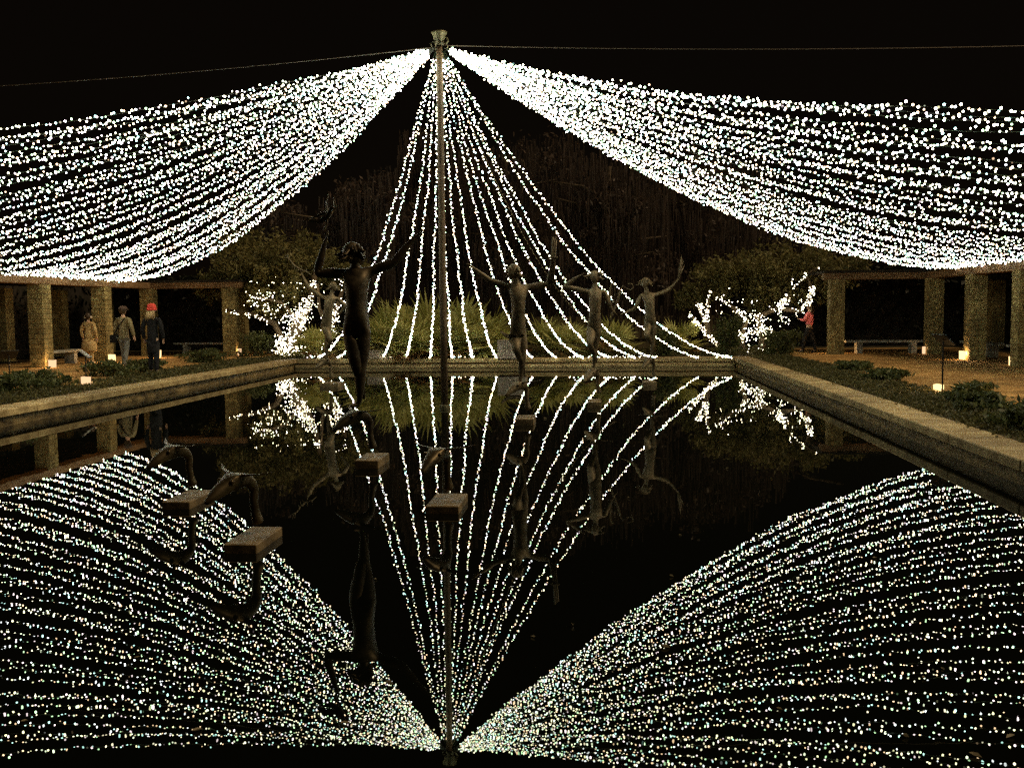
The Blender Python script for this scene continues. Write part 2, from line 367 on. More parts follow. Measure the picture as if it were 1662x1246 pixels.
# ------------------------------------------------------------------ bronze fountain figures
def frame(h):
    h = Vector((h[0], h[1], 0)).normalized(); return h, Vector((-h.y, h.x, 0)), Vector((0, 0, 1))
def leaping_fish(parent, base, head, sc, bronze, stem_h=0.0, name='fish'):
    """bronze fish head on a curved neck rising from the slab; long thin fins to both sides"""
    H, N, Z = frame(head)
    def P(x, z, n=0): return Vector(base) + H*x*sc + N*n*sc + Z*(z*sc)
    j = {'a': (P(-.03, 0), .07*sc), 'b': (P(-.01, .08), .040*sc), 'c': (P(.01, .20+stem_h*.5), .036*sc), 'd': (P(.0, .31+stem_h), .044*sc),
         'e': (P(.05, .385+stem_h), .058*sc), 'f': (P(.14, .405+stem_h), (.092*sc, .07*sc)), 'g': (P(.25, .375+stem_h), (.090*sc, .068*sc)),
         'h': (P(.35, .33+stem_h), (.070*sc, .060*sc)), 'i': (P(.43, .275+stem_h), (.040*sc, .032*sc)), 'k': (P(.475, .25+stem_h), .018*sc)}
    e = [('a', 'b'), ('b', 'c'), ('c', 'd'), ('d', 'e'), ('e', 'f'), ('f', 'g'), ('g', 'h'), ('h', 'i'), ('i', 'k')]
    for s, q in ((1, 'l'), (-1, 'r')):
        j[q+'1'] = (P(.17, .445+stem_h, s*.08), (.03*sc, .014*sc)); j[q+'2'] = (P(.15, .455+stem_h, s*.17), (.026*sc, .009*sc))
        j[q+'3'] = (P(.11, .462+stem_h, s*.26), (.018*sc, .006*sc)); j[q+'4'] = (P(.06, .485+stem_h, s*.35), .004*sc)
        e += [('f', q+'1'), (q+'1', q+'2'), (q+'2', q+'3'), (q+'3', q+'4')]
    bm = skin(j, e, 'f')
    o = obj(name, bm, bronze, parent, True)
    for s in (-1, 1):
        b2 = bmesh.new(); ball(b2, P(.27, .405+stem_h, s*.078), (.02*sc,)*3, 10); obj('eye', b2, bronze, o, True)
    b2 = bmesh.new(); tube(b2, [P(.36, .30+stem_h, -.03), P(.42, .262+stem_h, -.012), P(.44, .252+stem_h, 0), P(.42, .262+stem_h, .012), P(.36, .30+stem_h, .03)], .006*sc, 6); obj('lip', b2, bronze, o, True)
    return o
def plinth(parent, x0, x1, yf, zt=.10, ln=.65):
    P = atz(x0, yf, zt); Q = atz(x1, yf, zt); wd = (Q-P).length; c = (P+Q)/2 + PU*(ln/2)
    bm = bmesh.new(); box(bm, Vector((c.x, c.y, zt/2-.06)), (wd, ln, zt+.12), axes=AXS); bevel(bm, .008)
    obj('plinth', bm, M['slab'], parent)
    return c + Vector((0, 0, zt))
FB = 'bronze sculptures standing in the pool'
for nm, (x0, x1, yf), hd, sc, lab in (
    ('a', (362, 417, 883), (-.62, -.78), 1.02, 'bronze fish head on curved neck facing left, on the nearest slab of the pool'),
    ('b', (262, 308, 814), (-.66, -.75), 1.0, 'bronze fish head on curved neck farthest left, behind a similar nearer one'),
    ('c', (690, 745, 821), (-.45, -.9), 1.0, 'bronze fish head with spread fins facing forward in front of the mast')):
    c = plinth_c = None
    P = atz((x0+x1)/2, yf, .1)
    o = empty('fish_sculpture', (P.x, P.y+.3, 0), 0, lab, 'sculpture', FB)
    c = plinth(o, x0, x1, yf, .075)
    leaping_fish(o, c+PU*(.04), hd, sc, M['bronze3'])
def head_bm(bm, c, R, face, up=Vector((0, 0, 1)), tilt=0.0):
    """sculpted head: face direction, jaw, nose, brow, eyes"""
    f = Vector(face).normalized(); s = Vector((0, 0, 1)).cross(f).normalized(); u_ = f.cross(s).normalized()
    M3 = Matrix((f, s, u_)).transposed()
    def fn(q):
        x, y, z = q
        k = 1.0
        if z < 0: k = 1 - .38*(-z)**1.3
        q2 = Vector((x*(.96 if x > 0 else 1.0)*(1-.10*max(0, -z)), y*k*.88, z*1.0))
        g = lambda y0, z0, w_: math.exp(-(((y-y0)**2+(z-z0)**2)/w_**2))
        if x > 0:
            q2.x += .34*g(0, -.16, .15) + .16*g(0, .02, .13) - .12*g(.34, .06, .17) - .12*g(-.34, .06, .17) + .08*g(0, -.48, .16) + .12*g(0, -.85, .22) - .05*g(0, -.36, .09)
        return q2
    ball(bm, c, (R*.98, R*.98, R*1.22), 26, M3, fn)
    for k in (-1, 1):
        ball(bm, Vector(c)+s*(k*R*.86)-u_*R*.05, (R*.10, R*.12, R*.24), 8, M3)
        ball(bm, Vector(c)+s*(k*R*.33)+f*(R*.78)+u_*R*.07, (R*.10, R*.13, R*.10), 8, M3)
def hand_pts(j, e, wrist, key, d, side, up, L=.17, curl=.3):
    """palm and five unequal fingers leaving the wrist joint"""
    d = Vector(d).normalized(); side = Vector(side); side = (side-d*side.dot(d)).normalized(); nrm = d.cross(side)
    W_ = j[wrist][0]; palm = W_+d*L*.42; j[key+'p'] = (palm, (.032*L/.17, .016*L/.17)); e.append((wrist, key+'p'))
    for i, (sp, l) in enumerate(((-.9, .40), (-.32, .50), (.28, .48), (.85, .38))):
        b0 = palm + side*(sp*.026*L/.17) + d*.02
        a1 = b0 + (d + side*sp*.18)*L*l*.5; a2 = a1 + (d*(1-curl) + side*sp*.12 - nrm*curl)*L*l*.55
        j[f'{key}f{i}a'] = (b0, .010); j[f'{key}f{i}b'] = (a1, .008); j[f'{key}f{i}c'] = (a2, .006)
        e += [(key+'p', f'{key}f{i}a'), (f'{key}f{i}a', f'{key}f{i}b'), (f'{key}f{i}b', f'{key}f{i}c')]
    th = W_+d*L*.2 - side*.03; j[key+'t1'] = (th, .012); j[key+'t2'] = (th + (d*.6-side)*L*.22, .009); j[key+'t3'] = (th + (d*1.2-side*1.3)*L*.3, .007)
    e += [(wrist, key+'t1'), (key+'t1', key+'t2'), (key+'t2', key+'t3')]
def statue(D, px, label, slab, bronze, face, fishdir, heady, hair, extras=None, k=1.0):
    """px: pixel joints of the figure, given at depth D (third value moves a joint forward or back)"""
    P = lambda q: at(q[0], q[1], D + (q[2] if len(q) > 2 else 0))
    x0, x1, yf = slab; g = atz((x0+x1)/2, yf, .1)
    o = empty('bronze_statue', (g.x, g.y+.3, 0), 0, label, 'statue', FB)
    c = plinth(o, x0, x1, yf)
    foot = P(px['foot'])
    # the curved fish the figure balances on
    sh = max(.0, (foot.z-.03-c.z)/1.12-.47)
    H = Vector((fishdir[0], fishdir[1], 0)).normalized()
    leaping_fish(o, Vector((foot.x, foot.y, c.z))-H*.18, fishdir, 1.12, bronze, stem_h=sh)
    j = {}; e = []
    hip = P(px['hip']); chest = P(px['chest']); neck = P(px['neck']); head = P(px['head'])
    j['hip'] = (hip, (.195*k, .14*k)); j['waist'] = (hip.lerp(chest, .48), (.165*k, .115*k)); j['chest'] = (chest, (.215*k, .13*k))
    j['upper'] = (chest.lerp(neck, .72), (.17*k, .075*k)); j['neck'] = (neck, .060*k); j['skull'] = (neck.lerp(head, .8), .05*k)
    e += [('hip', 'waist'), ('waist', 'chest'), ('chest', 'upper'), ('upper', 'neck'), ('neck', 'skull')]
    for s in 'LR':
        sh_ = P(px[s+'sh']); el = P(px[s+'el']); wr = P(px[s+'wr']); hd = P(px[s+'hd'])
        j[s+'sh'] = (sh_, .05*k); j[s+'ua'] = (sh_.lerp(el, .5), .062*k); j[s+'el'] = (el, .050*k); j[s+'fa'] = (el.lerp(wr, .35), .048*k); j[s+'wr'] = (wr, .028*k)
        e += [('upper', s+'sh'), (s+'sh', s+'ua'), (s+'ua', s+'el'), (s+'el', s+'fa'), (s+'fa', s+'wr')]
        d = (hd-wr).normalized(); hand_pts(j, e, s+'wr', s+'h', d, Vector((.2, -1, .1)) if abs(d.y) < .8 else Vector((1, 0, 0)), None, L=.17)
    # standing leg
    kn = P(px['knee']); an = P(px['ankle']); hs = hip + Vector((px['hs'], 0, -.07))
    j['hs'] = (hs, .11*k); j['th'] = (hs.lerp(kn, .5), .098*k); j['kn'] = (kn, .066*k); j['ca'] = (kn.lerp(an, .35), .066*k); j['an'] = (an, .032*k); j['ft'] = (foot+Vector((0, 0, .03)), .03); j['to'] = (foot+H*.10+Vector((0, 0, .01)), .018)
    e += [('hip', 'hs'), ('hs', 'th'), ('th', 'kn'), ('kn', 'ca'), ('ca', 'an'), ('an', 'ft'), ('ft', 'to')]
    # lifted leg
    k2 = P(px['knee2']); a2 = P(px['ankle2']); h2 = hip + Vector((-px['hs'], 0, -.07)); t2 = P(px['toe2'])
    j['h2'] = (h2, .11*k); j['th2'] = (h2.lerp(k2, .5), .096*k); j['k2'] = (k2, .066*k); j['ca2'] = (k2.lerp(a2, .35), .058*k); j['a2'] = (a2, .027*k); j['t2'] = (t2, .02)
    e += [('hip', 'h2'), ('h2', 'th2'), ('th2', 'k2'), ('k2', 'ca2'), ('ca2', 'a2'), ('a2', 't2')]
    bm = skin(j, e, 'hip', 2)
    R = .108*k; head_bm(bm, head, R, face)
    body = obj('figure', bm, bronze, o, True)
    # hair in wavy locks
    f = Vector(face).normalized(); back = -f
    bm = bmesh.new(); ball(bm, head+back*R*.25+Vector((0, 0, R*.28)), (R*1.02, R*1.02, R*1.05), 14)
    for i in range(hair):
        a = rng.uniform(-1.9, 1.9); q = Quaternion((0, 0, 1), a); d = (q @ back); st = head + d*R*.85 + Vector((0, 0, rng.uniform(-.1, 1.0)*R))
        ln = rng.uniform(.7, 1.2)*R; side = Vector((-d.y, d.x, 0))*rng.uniform(-.6, .6)
        tube(bm, [st, st+(d*.6+side*.5)*ln*.5+Vector((0, 0, .1*R)), st+(d*.9+side)*ln*.8+Vector((0, 0, -.1*R)), st+(d*1.1+side*1.1)*ln+Vector((0, 0, .12*R))], [R*.26, R*.25, R*.18, R*.05], 6)
    obj('hair', bm, bronze, body, True)
    if extras: extras(o, P, bronze)
    return o
def bird(o, P, bz):
    q = {'b': (P((531, 352)), .045), 'n': (P((524, 345)), .026), 'h': (P((538, 336, -.1)), .024), 'bk': (P((543, 338, -.12)), .006), 't': (P((520, 360)), .03), 't2': (P((500, 358)), (.02, .008)),
         'w1': (P((531, 340)), (.03, .014)), 'w2': (P((529, 328)), (.04, .008)), 'w3': (P((534, 314)), (.012, .004)),
         'v1': (P((538, 345, .05)), (.03, .014)), 'v2': (P((545, 338, .08)), (.035, .008)), 'v3': (P((541, 322, .1)), (.01, .004)),
         's1': (P((514, 352)), (.03, .01)), 's2': (P((503, 354)), (.025, .006)), 's3': (P((489, 361)), .004)}
    e = [('b', 'n'), ('b', 'h'), ('h', 'bk'), ('b', 't'), ('t', 't2'), ('b', 'w1'), ('w1', 'w2'), ('w2', 'w3'), ('b', 'v1'), ('v1', 'v2'), ('v2', 'v3'), ('n', 's1'), ('s1', 's2'), ('s2', 's3')]
    obj('bird', skin(q, e, 'b'), bz, o, True)
    bm = bmesh.new(); tube(bm, [P((530, 381)), P((526, 372)), P((531, 362)), P((530, 354))], [.012, .014, .01, .02], 7); obj('bird_perch', bm, bz, o, True)
def pipe(o, P, bz):
    bm = bmesh.new(); A = P((895, 461, -.05)); B = P((900, 387, -.05)); d = (B-A)
    for k in (-1, 0, 1): tube(bm, [A+Vector((k*.026, 0, 0)), A+d*.5+Vector((k*.026, 0, 0)), B+Vector((k*.026, 0, -.02*k))], .017, 10)
    obj('pipe', bm, bz, o, True)
    bm = bmesh.new(); box(bm, A+d*.58, (.15, .07, .03)); obj('pipe_band', bevel(bm, .006), bz, o)
def lyre(o, P, bz):
    bm = bmesh.new()
    tube(bm, [P((988, 532)), P((993, 512)), P((998, 500)), P((1003, 485)), P((1007, 470)), P((1011, 464)), P((1018, 469)), P((1024, 471)), P((1028, 466)), P((1026, 461)), P((1018, 460))], [.014, .02, .022, .024, .018, .012, .011, .011, .010, .009, .007], 8)
    tube(bm, [P((996, 503)), P((990, 490)), P((990, 472)), P((992, 461)), P((996, 458))], [.02, .022, .02, .014, .008], 8)
    obj('horned_lyre', bm, bz, o, True)
    for k in range(3):
        bm = bmesh.new(); tube(bm, [P((994+k*3, 497-k*2)), P((993+k*5, 463+k))], .003, 5); obj('string', bm, bz, o)
def plume(o, P, bz):
    for k, (dx, dy) in enumerate(((5, -38), (8, -30), (3, -28), (10, -22), (1, -20), (6, -33))):
        bm = bmesh.new(); A = P((1101, 452)); B = P((1101+dx*.4+1, 452+dy*.5)); C = P((1101+dx, 452+dy)); tube(bm, [A, B, C], [.02, .024, .003], 6); obj('plume', bm, bz, o, True)
    bm = bmesh.new(); tube(bm, [P((1088, 468)), P((1094, 461)), P((1101, 452))], [.012, .018, .02], 7); obj('plume_stem', bm, bz, o, True)
def branch(o, P, bz):
    bm = bmesh.new(); tube(bm, [P((505, 446)), P((497, 441)), P((487, 437)), P((478, 431)), P((470, 421)), P((463, 413))], [.012, .018, .02, .02, .016, .008], 7)
    for a, b_ in (((468, 419), (460, 418)), ((468, 418), (467, 410)), ((479, 432), (477, 440)), ((486, 437), (480, 441)), ((490, 438), (489, 431)), ((476, 429), (474, 436)), ((498, 441), (497, 435))): tube(bm, [P(a), P(b_)], [.012, .004], 6)
    obj('bronze_branch', bm, bz, o, True)
statue(12.1, dict(head=(576, 413), neck=(577, 436), chest=(579, 465), hip=(579, 536), Lsh=(560, 443), Lel=(514, 444), Lwr=(527, 396), Lhd=(531, 384),
    Rsh=(599, 441), Rel=(640, 426), Rwr=(670, 388), Rhd=(684, 377), hs=.06, knee=(585, 598), ankle=(584, 648), foot=(580, 660), knee2=(577, 590, -.08), ankle2=(589, 632, .1), toe2=(591, 648, .14)),
    'largest dark bronze figure raising a bird on one hand, nearest the camera', (575, 614, 747), M['bronze'], (.85, .3, .35), (-.75, -.6), 0, 16, bird, 1.15)
statue(16.7, dict(head=(833, 440), neck=(839, 461), chest=(841, 484), hip=(842, 535), Lsh=(828, 466), Lel=(796, 456), Lwr=(771, 437), Lhd=(762, 430),
    Rsh=(856, 466), Rel=(891, 461), Rwr=(895, 432), Rhd=(897, 420), hs=.05, knee=(848, 576), ankle=(845, 614), foot=(843, 626), knee2=(838, 568, -.25), ankle2=(850, 596, .05), toe2=(851, 608, .1)),
    'bronze figure holding a tall upright pipe, second nearest in the pool', (836, 866, 680), M['bronze2'], (-.45, -.6, .55), (-.7, -.7), 0, 14, pipe)
statue(19.8, dict(head=(965, 450), neck=(966, 469), chest=(966, 487), hip=(965, 528), Lsh=(952, 473), Lel=(916, 465), Lwr=(936, 450), Lhd=(944, 446),
    Rsh=(981, 474), Rel=(988, 492), Rwr=(993, 502), Rhd=(997, 507), hs=.05, knee=(966, 562), ankle=(964, 592), foot=(963, 601), knee2=(957, 560, -.25), ankle2=(968, 580, .1), toe2=(968, 590, .14)),
    'bronze figure shading its brow with one hand and holding a horned lyre', (954, 976, 652), M['bronze2'], (-.3, -.9, .15), (-.6, -.8), 0, 12, lyre)
statue(24.2, dict(head=(1047, 459), neck=(1050, 475), chest=(1054, 489), hip=(1056, 520), Lsh=(1041, 479), Lel=(1031, 500), Lwr=(1017, 507), Lhd=(1010, 509),
    Rsh=(1066, 478), Rel=(1084, 471), Rwr=(1097, 458), Rhd=(1102, 452), hs=.05, knee=(1060, 549), ankle=(1058, 574), foot=(1055, 583), knee2=(1050, 545, -.25), ankle2=(1060, 562, .1), toe2=(1061, 570, .14)),
    'smallest bronze figure at right waving a feathery plume', (1044, 1066, 620), M['bronze2'], (-.5, -.8, .3), (-.6, -.8), 0, 16, plume)
statue(25.1, dict(head=(541, 465), neck=(538, 479), chest=(534, 493), hip=(530, 526), Lsh=(524, 483), Lel=(501, 466), Lwr=(492, 449), Lhd=(488, 439),
    Rsh=(549, 485), Rel=(560, 496), Rwr=(552, 508), Rhd=(546, 514), hs=.05, knee=(531, 556), ankle=(530, 580), foot=(528, 590), knee2=(537, 552, -.2), ankle2=(530, 570, .1), toe2=(530, 578, .14)),
    'pale bronze figure lifting a knotty branch in front of the lit left tree', (519, 549, 622), M['bronze2'], (.6, -.6, .5), (-.6, -.8), 0, 12, branch)
# ------------------------------------------------------------------ plinths with low bronzes beyond the far wall
for x, lab in ((832, 'pale stone block with dark curved bronze on top, behind the pipe player'), (610, 'pale stone block with dark bronze behind the largest figure')):
    P = atz(x, 583, .3); base = Vector((P.x, P.y+.75, TZ)); h = .62 if x == 832 else .3; wd = .95 if x == 832 else .7
    o = empty('stone_plinth', base, AXR, lab, 'plinth')
    bm = bmesh.new(); box(bm, base+Vector((0, 0, h/2)), (wd, .7, h), AXR); obj('block', bevel(bm, .02), M['block'], o)
    j = {}; pts = [(-.42, .30, .03), (-.34, .22, .05), (-.18, .12, .075), (0, .085, .085), (.2, .09, .07), (.38, .12, .045), (.46, .26, .025)]
    for i, (dx, dz, r) in enumerate(pts): j[str(i)] = (base+PV*dx*wd+Vector((0, 0, h+dz)), r)
    e = [(str(i), str(i+1)) for i in range(6)]; j['x'] = (base+Vector((.12, -.2, h+.06)), .03); e.append(('3', 'x'))
    b = obj('curved_bronze', skin(j, e, '3'), M['bronze'])
    tag(b, 'low curved dark bronze lying on the ' + ('taller block beside the pipe player' if x == 832 else 'block behind the largest figure'), 'sculpture', 'low bronzes on stone blocks')

# ------------------------------------------------------------------ people
def person(base, h, face, label, top, legs, hair=None, hat=None, coat=None, armpose=None, skirt=None, extra=None, stride=.1, shoe='shoe', lean=0.0):
    base = Vector(base); f = Vector((face[0], face[1], 0)).normalized(); s = Vector((-f.y, f.x, 0)); Z = Vector((0, 0, 1)); u = h/1.75
    P = lambda a, b_, c: base + s*(a*u) + f*((b_+lean*c)*u) + Z*(c*u)
    o = empty('person', base, 0, label, 'person')
    def jj(g):
        j = {'hip': (P(0, 0, .94), ((.135+g)*u, (.10+g)*u)), 'waist': (P(0, 0, 1.10), ((.125+g)*u, (.095+g)*u)), 'chest': (P(0, 0, 1.28), ((.15+g)*u, (.10+g)*u)), 'up': (P(0, 0, 1.40), ((.13+g)*u, (.07+g)*u))}
        return j
    arms = armpose or {1: [(.20, 0, 1.40), (.26, -.03, 1.14), (.25, .07, .90)], -1: [(-.20, 0, 1.40), (-.26, -.03, 1.14), (-.25, .07, .90)]}
    # continuous body
    j = jj(-.02); e = [('hip', 'waist'), ('waist', 'chest'), ('chest', 'up'), ('up', 'nk'), ('nk', 'hd')]
    j['nk'] = (P(0, 0, 1.50), .05*u); j['hd'] = (P(0, .01, 1.58), .055*u)
    for k in (1, -1):
        a = arms[k]; n = 'a%d' % k
        j[n+'s'] = (P(*a[0]), .055*u); j[n+'e'] = (P(*a[1]), .042*u); j[n+'w'] = (P(*a[2]), .027*u)
        e += [('up', n+'s'), (n+'s', n+'e'), (n+'e', n+'w')]
        d = (j[n+'w'][0]-j[n+'e'][0]).normalized(); hand_pts(j, e, n+'w', n+'h', d, f, None, L=.15*u, curl=.4)
        l = 'l%d' % k; st = stride*k
        j[l+'h'] = (P(.09*k, 0, .88), .085*u); j[l+'k'] = (P(.10*k, st*.6+.03, .50), .058*u); j[l+'c'] = (P(.10*k, st*.8, .34), .052*u); j[l+'a'] = (P(.10*k, st, .09), .035*u); j[l+'t'] = (P(.11*k, st+.14, .035), .033*u)
        e += [('hip', l+'h'), (l+'h', l+'k'), (l+'k', l+'c'), (l+'c', l+'a'), (l+'a', l+'t')]
    bm = skin(j, e, 'hip', 1); head_bm(bm, P(0, .02, 1.64), .092*u, f)
    body = obj('body', bm, M['skin'], o, True)
    # jacket or coat
    g = .018; j = jj(g); e = [('hip', 'waist'), ('waist', 'chest'), ('chest', 'up'), ('up', 'col')]; j['col'] = (P(0, -.01, 1.49), .075*u)
    for k in (1, -1):
        a = arms[k]; n = 'a%d' % k
        j[n+'s'] = (P(*a[0]), .075*u); j[n+'e'] = (P(*a[1]), .062*u); j[n+'w'] = (P(*a[2]), .048*u); e += [('up', n+'s'), (n+'s', n+'e'), (n+'e', n+'w')]
    if skirt:
        for i, (c, r) in enumerate(skirt): j['k%d' % i] = (P(0, 0, c), (r*u, r*.8*u)); e.append(('hip' if i == 0 else 'k%d' % (i-1), 'k%d' % i))
    obj('coat' if skirt else 'jacket', skin(j, e, 'hip', 2), M[top], body, True)
    # trousers and shoes
    j = {'hip': (P(0, 0, .92), (.14*u, .115*u))}; e = []
    for k in (1, -1):
        l = 'l%d' % k; st = stride*k
        j[l+'h'] = (P(.085*k, 0, .82), .10*u); j[l+'k'] = (P(.10*k, st*.6+.03, .50), .078*u); j[l+'c'] = (P(.10*k, st*.8, .30), .072*u); j[l+'a'] = (P(.10*k, st, .08), .066*u)
        e += [('hip', l+'h'), (l+'h', l+'k'), (l+'k', l+'c'), (l+'c', l+'a')]
        b2 = skin({'a': (P(.10*k, st-.04, .05), .05*u), 'b': (P(.105*k, st+.06, .045), .048*u), 'c': (P(.11*k, st+.16, .035), .038*u)}, [('a', 'b'), ('b', 'c')], 'b', 1)
        obj('shoe', b2, M[shoe], body, True)
    obj('trousers', skin(j, e, 'hip', 2), M[legs], body, True)
    if hair:
        bm = bmesh.new(); ball(bm, P(0, -.02, 1.665), (.102*u, .102*u, .115*u), 14)
        if hair[1]:
            for k in range(9):
                a = -.095+.024*k; tube(bm, [P(a*.8, -.085, 1.64), P(a, -.11, 1.52), P(a*1.25, -.115, 1.42+random.uniform(-.03, .03))], [.022*u, .026*u, .01*u], 6)
        obj('hair', bm, M[hair[0]], body, True)
    if hat == 'beanie':
        bm = bmesh.new(); lathe(bm, P(0, 0, 1.66), [(.118*u, 0), (.122*u, .03*u), (.118*u, .09*u), (.095*u, .14*u), (.05*u, .17*u), (.01*u, .18*u)], 18)
        lathe(bm, P(0, 0, 1.645), [(.112*u, 0), (.127*u, .004), (.127*u, .05*u), (.112*u, .054*u)], 18); obj('hat', bm, M['red'], body, True)
    if hat == 'cap':
        bm = bmesh.new(); lathe(bm, P(0, 0, 1.68), [(.108*u, 0), (.118*u, .02*u), (.12*u, .06*u), (.09*u, .10*u), (.02*u, .115*u)], 18)
        lathe(bm, P(0, .03, 1.685), [(.14*u, 0), (.15*u, .006), (.14*u, .014)], 18); obj('hat', bm, M['capcloth'], body, True)
    if extra: extra(o, body, P, u, f, s)
    return o
def strap(o, body, P, u, f, s):
    bm = bmesh.new(); tube(bm, [P(-.14, .06, 1.44), P(-.10, -.10, 1.42), P(.05, -.15, 1.22), P(.20, -.13, 1.02), P(.27, -.05, .9)], .014*u, 6); obj('bag_strap', bm, M['black'], body, True)
    bm = bmesh.new(); box(bm, P(.30, -.02, .84), (.12, .26, .24), math.atan2(f.y, f.x)); b = obj('shoulder_bag', bevel(bm, .03, 2), M['black'])
    tag(b, 'dark shoulder bag at the hip of the man in the khaki jacket', 'bag')
def muffs(o, body, P, u, f, s):
    for k in (-1, 1):
        bm = bmesh.new(); ball(bm, P(.115*k, 0, 1.63), (.035*u, .045*u, .05*u), 10); obj('earmuff', bm, M['muff'], body, True)
    bm = bmesh.new(); tube(bm, [P(.12, 0, 1.66), P(.09, 0, 1.75), P(0, 0, 1.785), P(-.09, 0, 1.75), P(-.12, 0, 1.66)], .008, 6); obj('earmuff_band', bm, M['black'], body, True)
g = atz(146, 590, TZ)
person((g.x, g.y, TZ), 1.62, (.1, 1), 'person in a long tan coat and pale earmuffs seen from behind, leftmost', 'tan', 'tan', ('brownhair', False), None, skirt=[(.80, .25), (.58, .29), (.36, .30)], extra=muffs, stride=.06)
g = atz(203, 597, TZ)
person((g.x, g.y, TZ), 1.80, (.25, 1), 'man in a khaki jacket, faded jeans and brown cap walking away', 'khaki', 'jeans', ('brownhair', False), 'cap', stride=.14, extra=strap,
    skirt=[(.86, .165)], armpose={1: [(.20, 0, 1.40), (.27, -.02, 1.14), (.26, .1, .92)], -1: [(-.20, 0, 1.40), (-.30, -.05, 1.16), (-.34, .0, .92)]})
g = atz(250, 606, TZ)
person((g.x, g.y, TZ), 1.80, (.05, 1), 'woman in a bright red knitted hat and long black coat with blond hair', 'black', 'darkcloth', ('blond', True), 'beanie', skirt=[(.78, .175), (.60, .18), (.5, .175)], stride=.07)
g = atz(1313, 572, TZ)
person((g.x, g.y, TZ), 1.72, (-.8, .6), 'person in a coral pink jumper and dark trousers by the right trees', 'pink', 'darkcloth', ('brownhair', True), None, stride=.2,
    armpose={1: [(.20, 0, 1.40), (.22, .1, 1.16), (.12, .30, 1.2)], -1: [(-.20, 0, 1.40), (-.26, -.02, 1.14), (-.22, .12, .95)]})

# ------------------------------------------------------------------ candle lanterns and signs
def lantern(x, y, sz, mm, label):
    P = atz(x, y, TZ+.01); D = P.y; w_ = sz[0]*D/FPX*.88; h = sz[1]*D/FPX*.9
    o = empty('paper_lantern', (P.x, P.y, TZ+.01), random.uniform(-.2, .2), label, 'lantern', 'glowing paper bag lanterns')
    bm = bmesh.new(); vs = []
    R = [(1, 0), (1.02, .5*h), (1.04, h)]
    rings = [[bm.verts.new(Vector((P.x, P.y, TZ+.012+z)) + Vector((i*w_/2*q, j*w_*.36*q, 0)) + Vector((random.uniform(-.006, .006), random.uniform(-.006, .006), random.uniform(-.008, .008) if z == h else 0))) for i, j in ((-1, -1), (0, -1.08), (1, -1), (1, 1), (0, .92), (-1, 1))] for q, z in R]
    for a, b_ in zip(rings, rings[1:]):
        for k in range(6): bm.faces.new((a[k], a[(k+1) % 6], b_[(k+1) % 6], b_[k]))
    bm.faces.new(rings[0][::-1]); obj('paper_bag', bm, M[mm], o)
    bm = bmesh.new(); lathe(bm, (P.x, P.y, TZ+.015), [(.02, 0), (.02, .05), (.012, .055)], 10); cd = obj('candle', bm, M['muff'], o)
    bm = bmesh.new(); ball(bm, (P.x, P.y, TZ+.09), (.008, .008, .02), 8); obj('flame', bm, M['flame'], cd)
    lp = bpy.data.lights.new('candle_light', 'POINT'); lp.energy = 20.0 if mm == 'paper' else 8.0; lp.color = (1, .58, .24); lp.shadow_soft_size = w_*.5
    lo = bpy.data.objects.new('candle_light', lp); COL.objects.link(lo); lo.parent = o; lo.location = (0, -w_*.7, h*.75)
for a in ((1349, 573, (12, 13), 'paper', 'yellow paper lantern at the foot of the pillar nearest the pink jumper'),
          (1503, 574, (11, 13), 'paperdim', 'dimmer paper lantern at the foot of the second right pillar'),
          (1564, 583, (13, 15), 'paper', 'bright paper lantern at the foot of the wide right pillar'),
          (1646, 593, (15, 16), 'paper', 'paper lantern at the foot of the rightmost pillar'),
          (1523, 636, (15, 14), 'paper', 'paper lantern among shrubs beneath the tilted right sign'),
          (85, 596, (11, 13), 'paperdim', 'paper lantern at the foot of the leftmost pillar'),
          (182, 587, (10, 13), 'paper', 'paper lantern at the pillar between the tan coat and the jeans'),
          (257, 580, (9, 13), 'paper', 'paper lantern half hidden beside the long black coat'),
          (388, 576, (8, 11), 'paperdim', 'small paper lantern at the pillar beside the lit left tree'),
          (140, 625, (14, 15), 'paperdim', 'pale paper lantern low in the left planting near the pool'),
          (-2, 585, (10, 13), 'paper', 'paper lantern cut by the left edge of the view')):
    lantern(*a)
for s_, t_, w_d in ((13.5, -8.9, 'third'), (13.5, -12.3, 'second'), (10.2, -15.5, 'nearest'), (-13.5, -7.5, 'third'), (-13.5, -11.2, 'second'), (-10.2, -17, 'nearest')):   # unseen lanterns added beside the viewer to brighten the paths
    P = W(s_, t_, TZ+.01); q = P-Vector((0, 0, CH)); D_ = q.dot(Fv); lantern(831+FPX*q.dot(Rv)/D_, 623-FPX*q.dot(Uv)/D_, (.25*FPX/P.y, .25*FPX/P.y), 'paper', '%s added paper lantern from the viewer beside the %s pergola, beyond the frame' % (w_d, 'right' if s_ > 0 else 'left'))
def sign(x, y, h, label, f=(-.5, -.86)):
    P = atz(x, y, TZ); P.z = TZ; H, N, Z = frame(f)
    o = empty('garden_sign', P, 0, label, 'sign', 'tilted plant signs')
    bm = bmesh.new(); tube(bm, [P, P+Z*h], .016, 8); obj('post', bm, M['signmetal'], o)
    bm = bmesh.new(); n = (H*.65+Z*.76).normalized(); X = N; Y = n.cross(X); box(bm, P+Z*(h+.03), (.42, .30, .02), axes=(X, Y, n)); obj('panel', bevel(bm, .006), M['signmetal'], o)
    bm = bmesh.new(); box(bm, P+Z*(h+.03)+n*.012, (.38, .26, .006), axes=(X, Y, n)); obj('printed_face', bm, M['signface'], o)
sign(1529, 640, .98, 'tilted plant sign on thin post above a lantern at right', (1, .15))
sign(16, 618, .62, 'tilted plant sign on thin post at the far left edge', (-.75, .65))
sign(140, 618, .62, 'thin dark sign post behind the low left lantern', (1, .2))

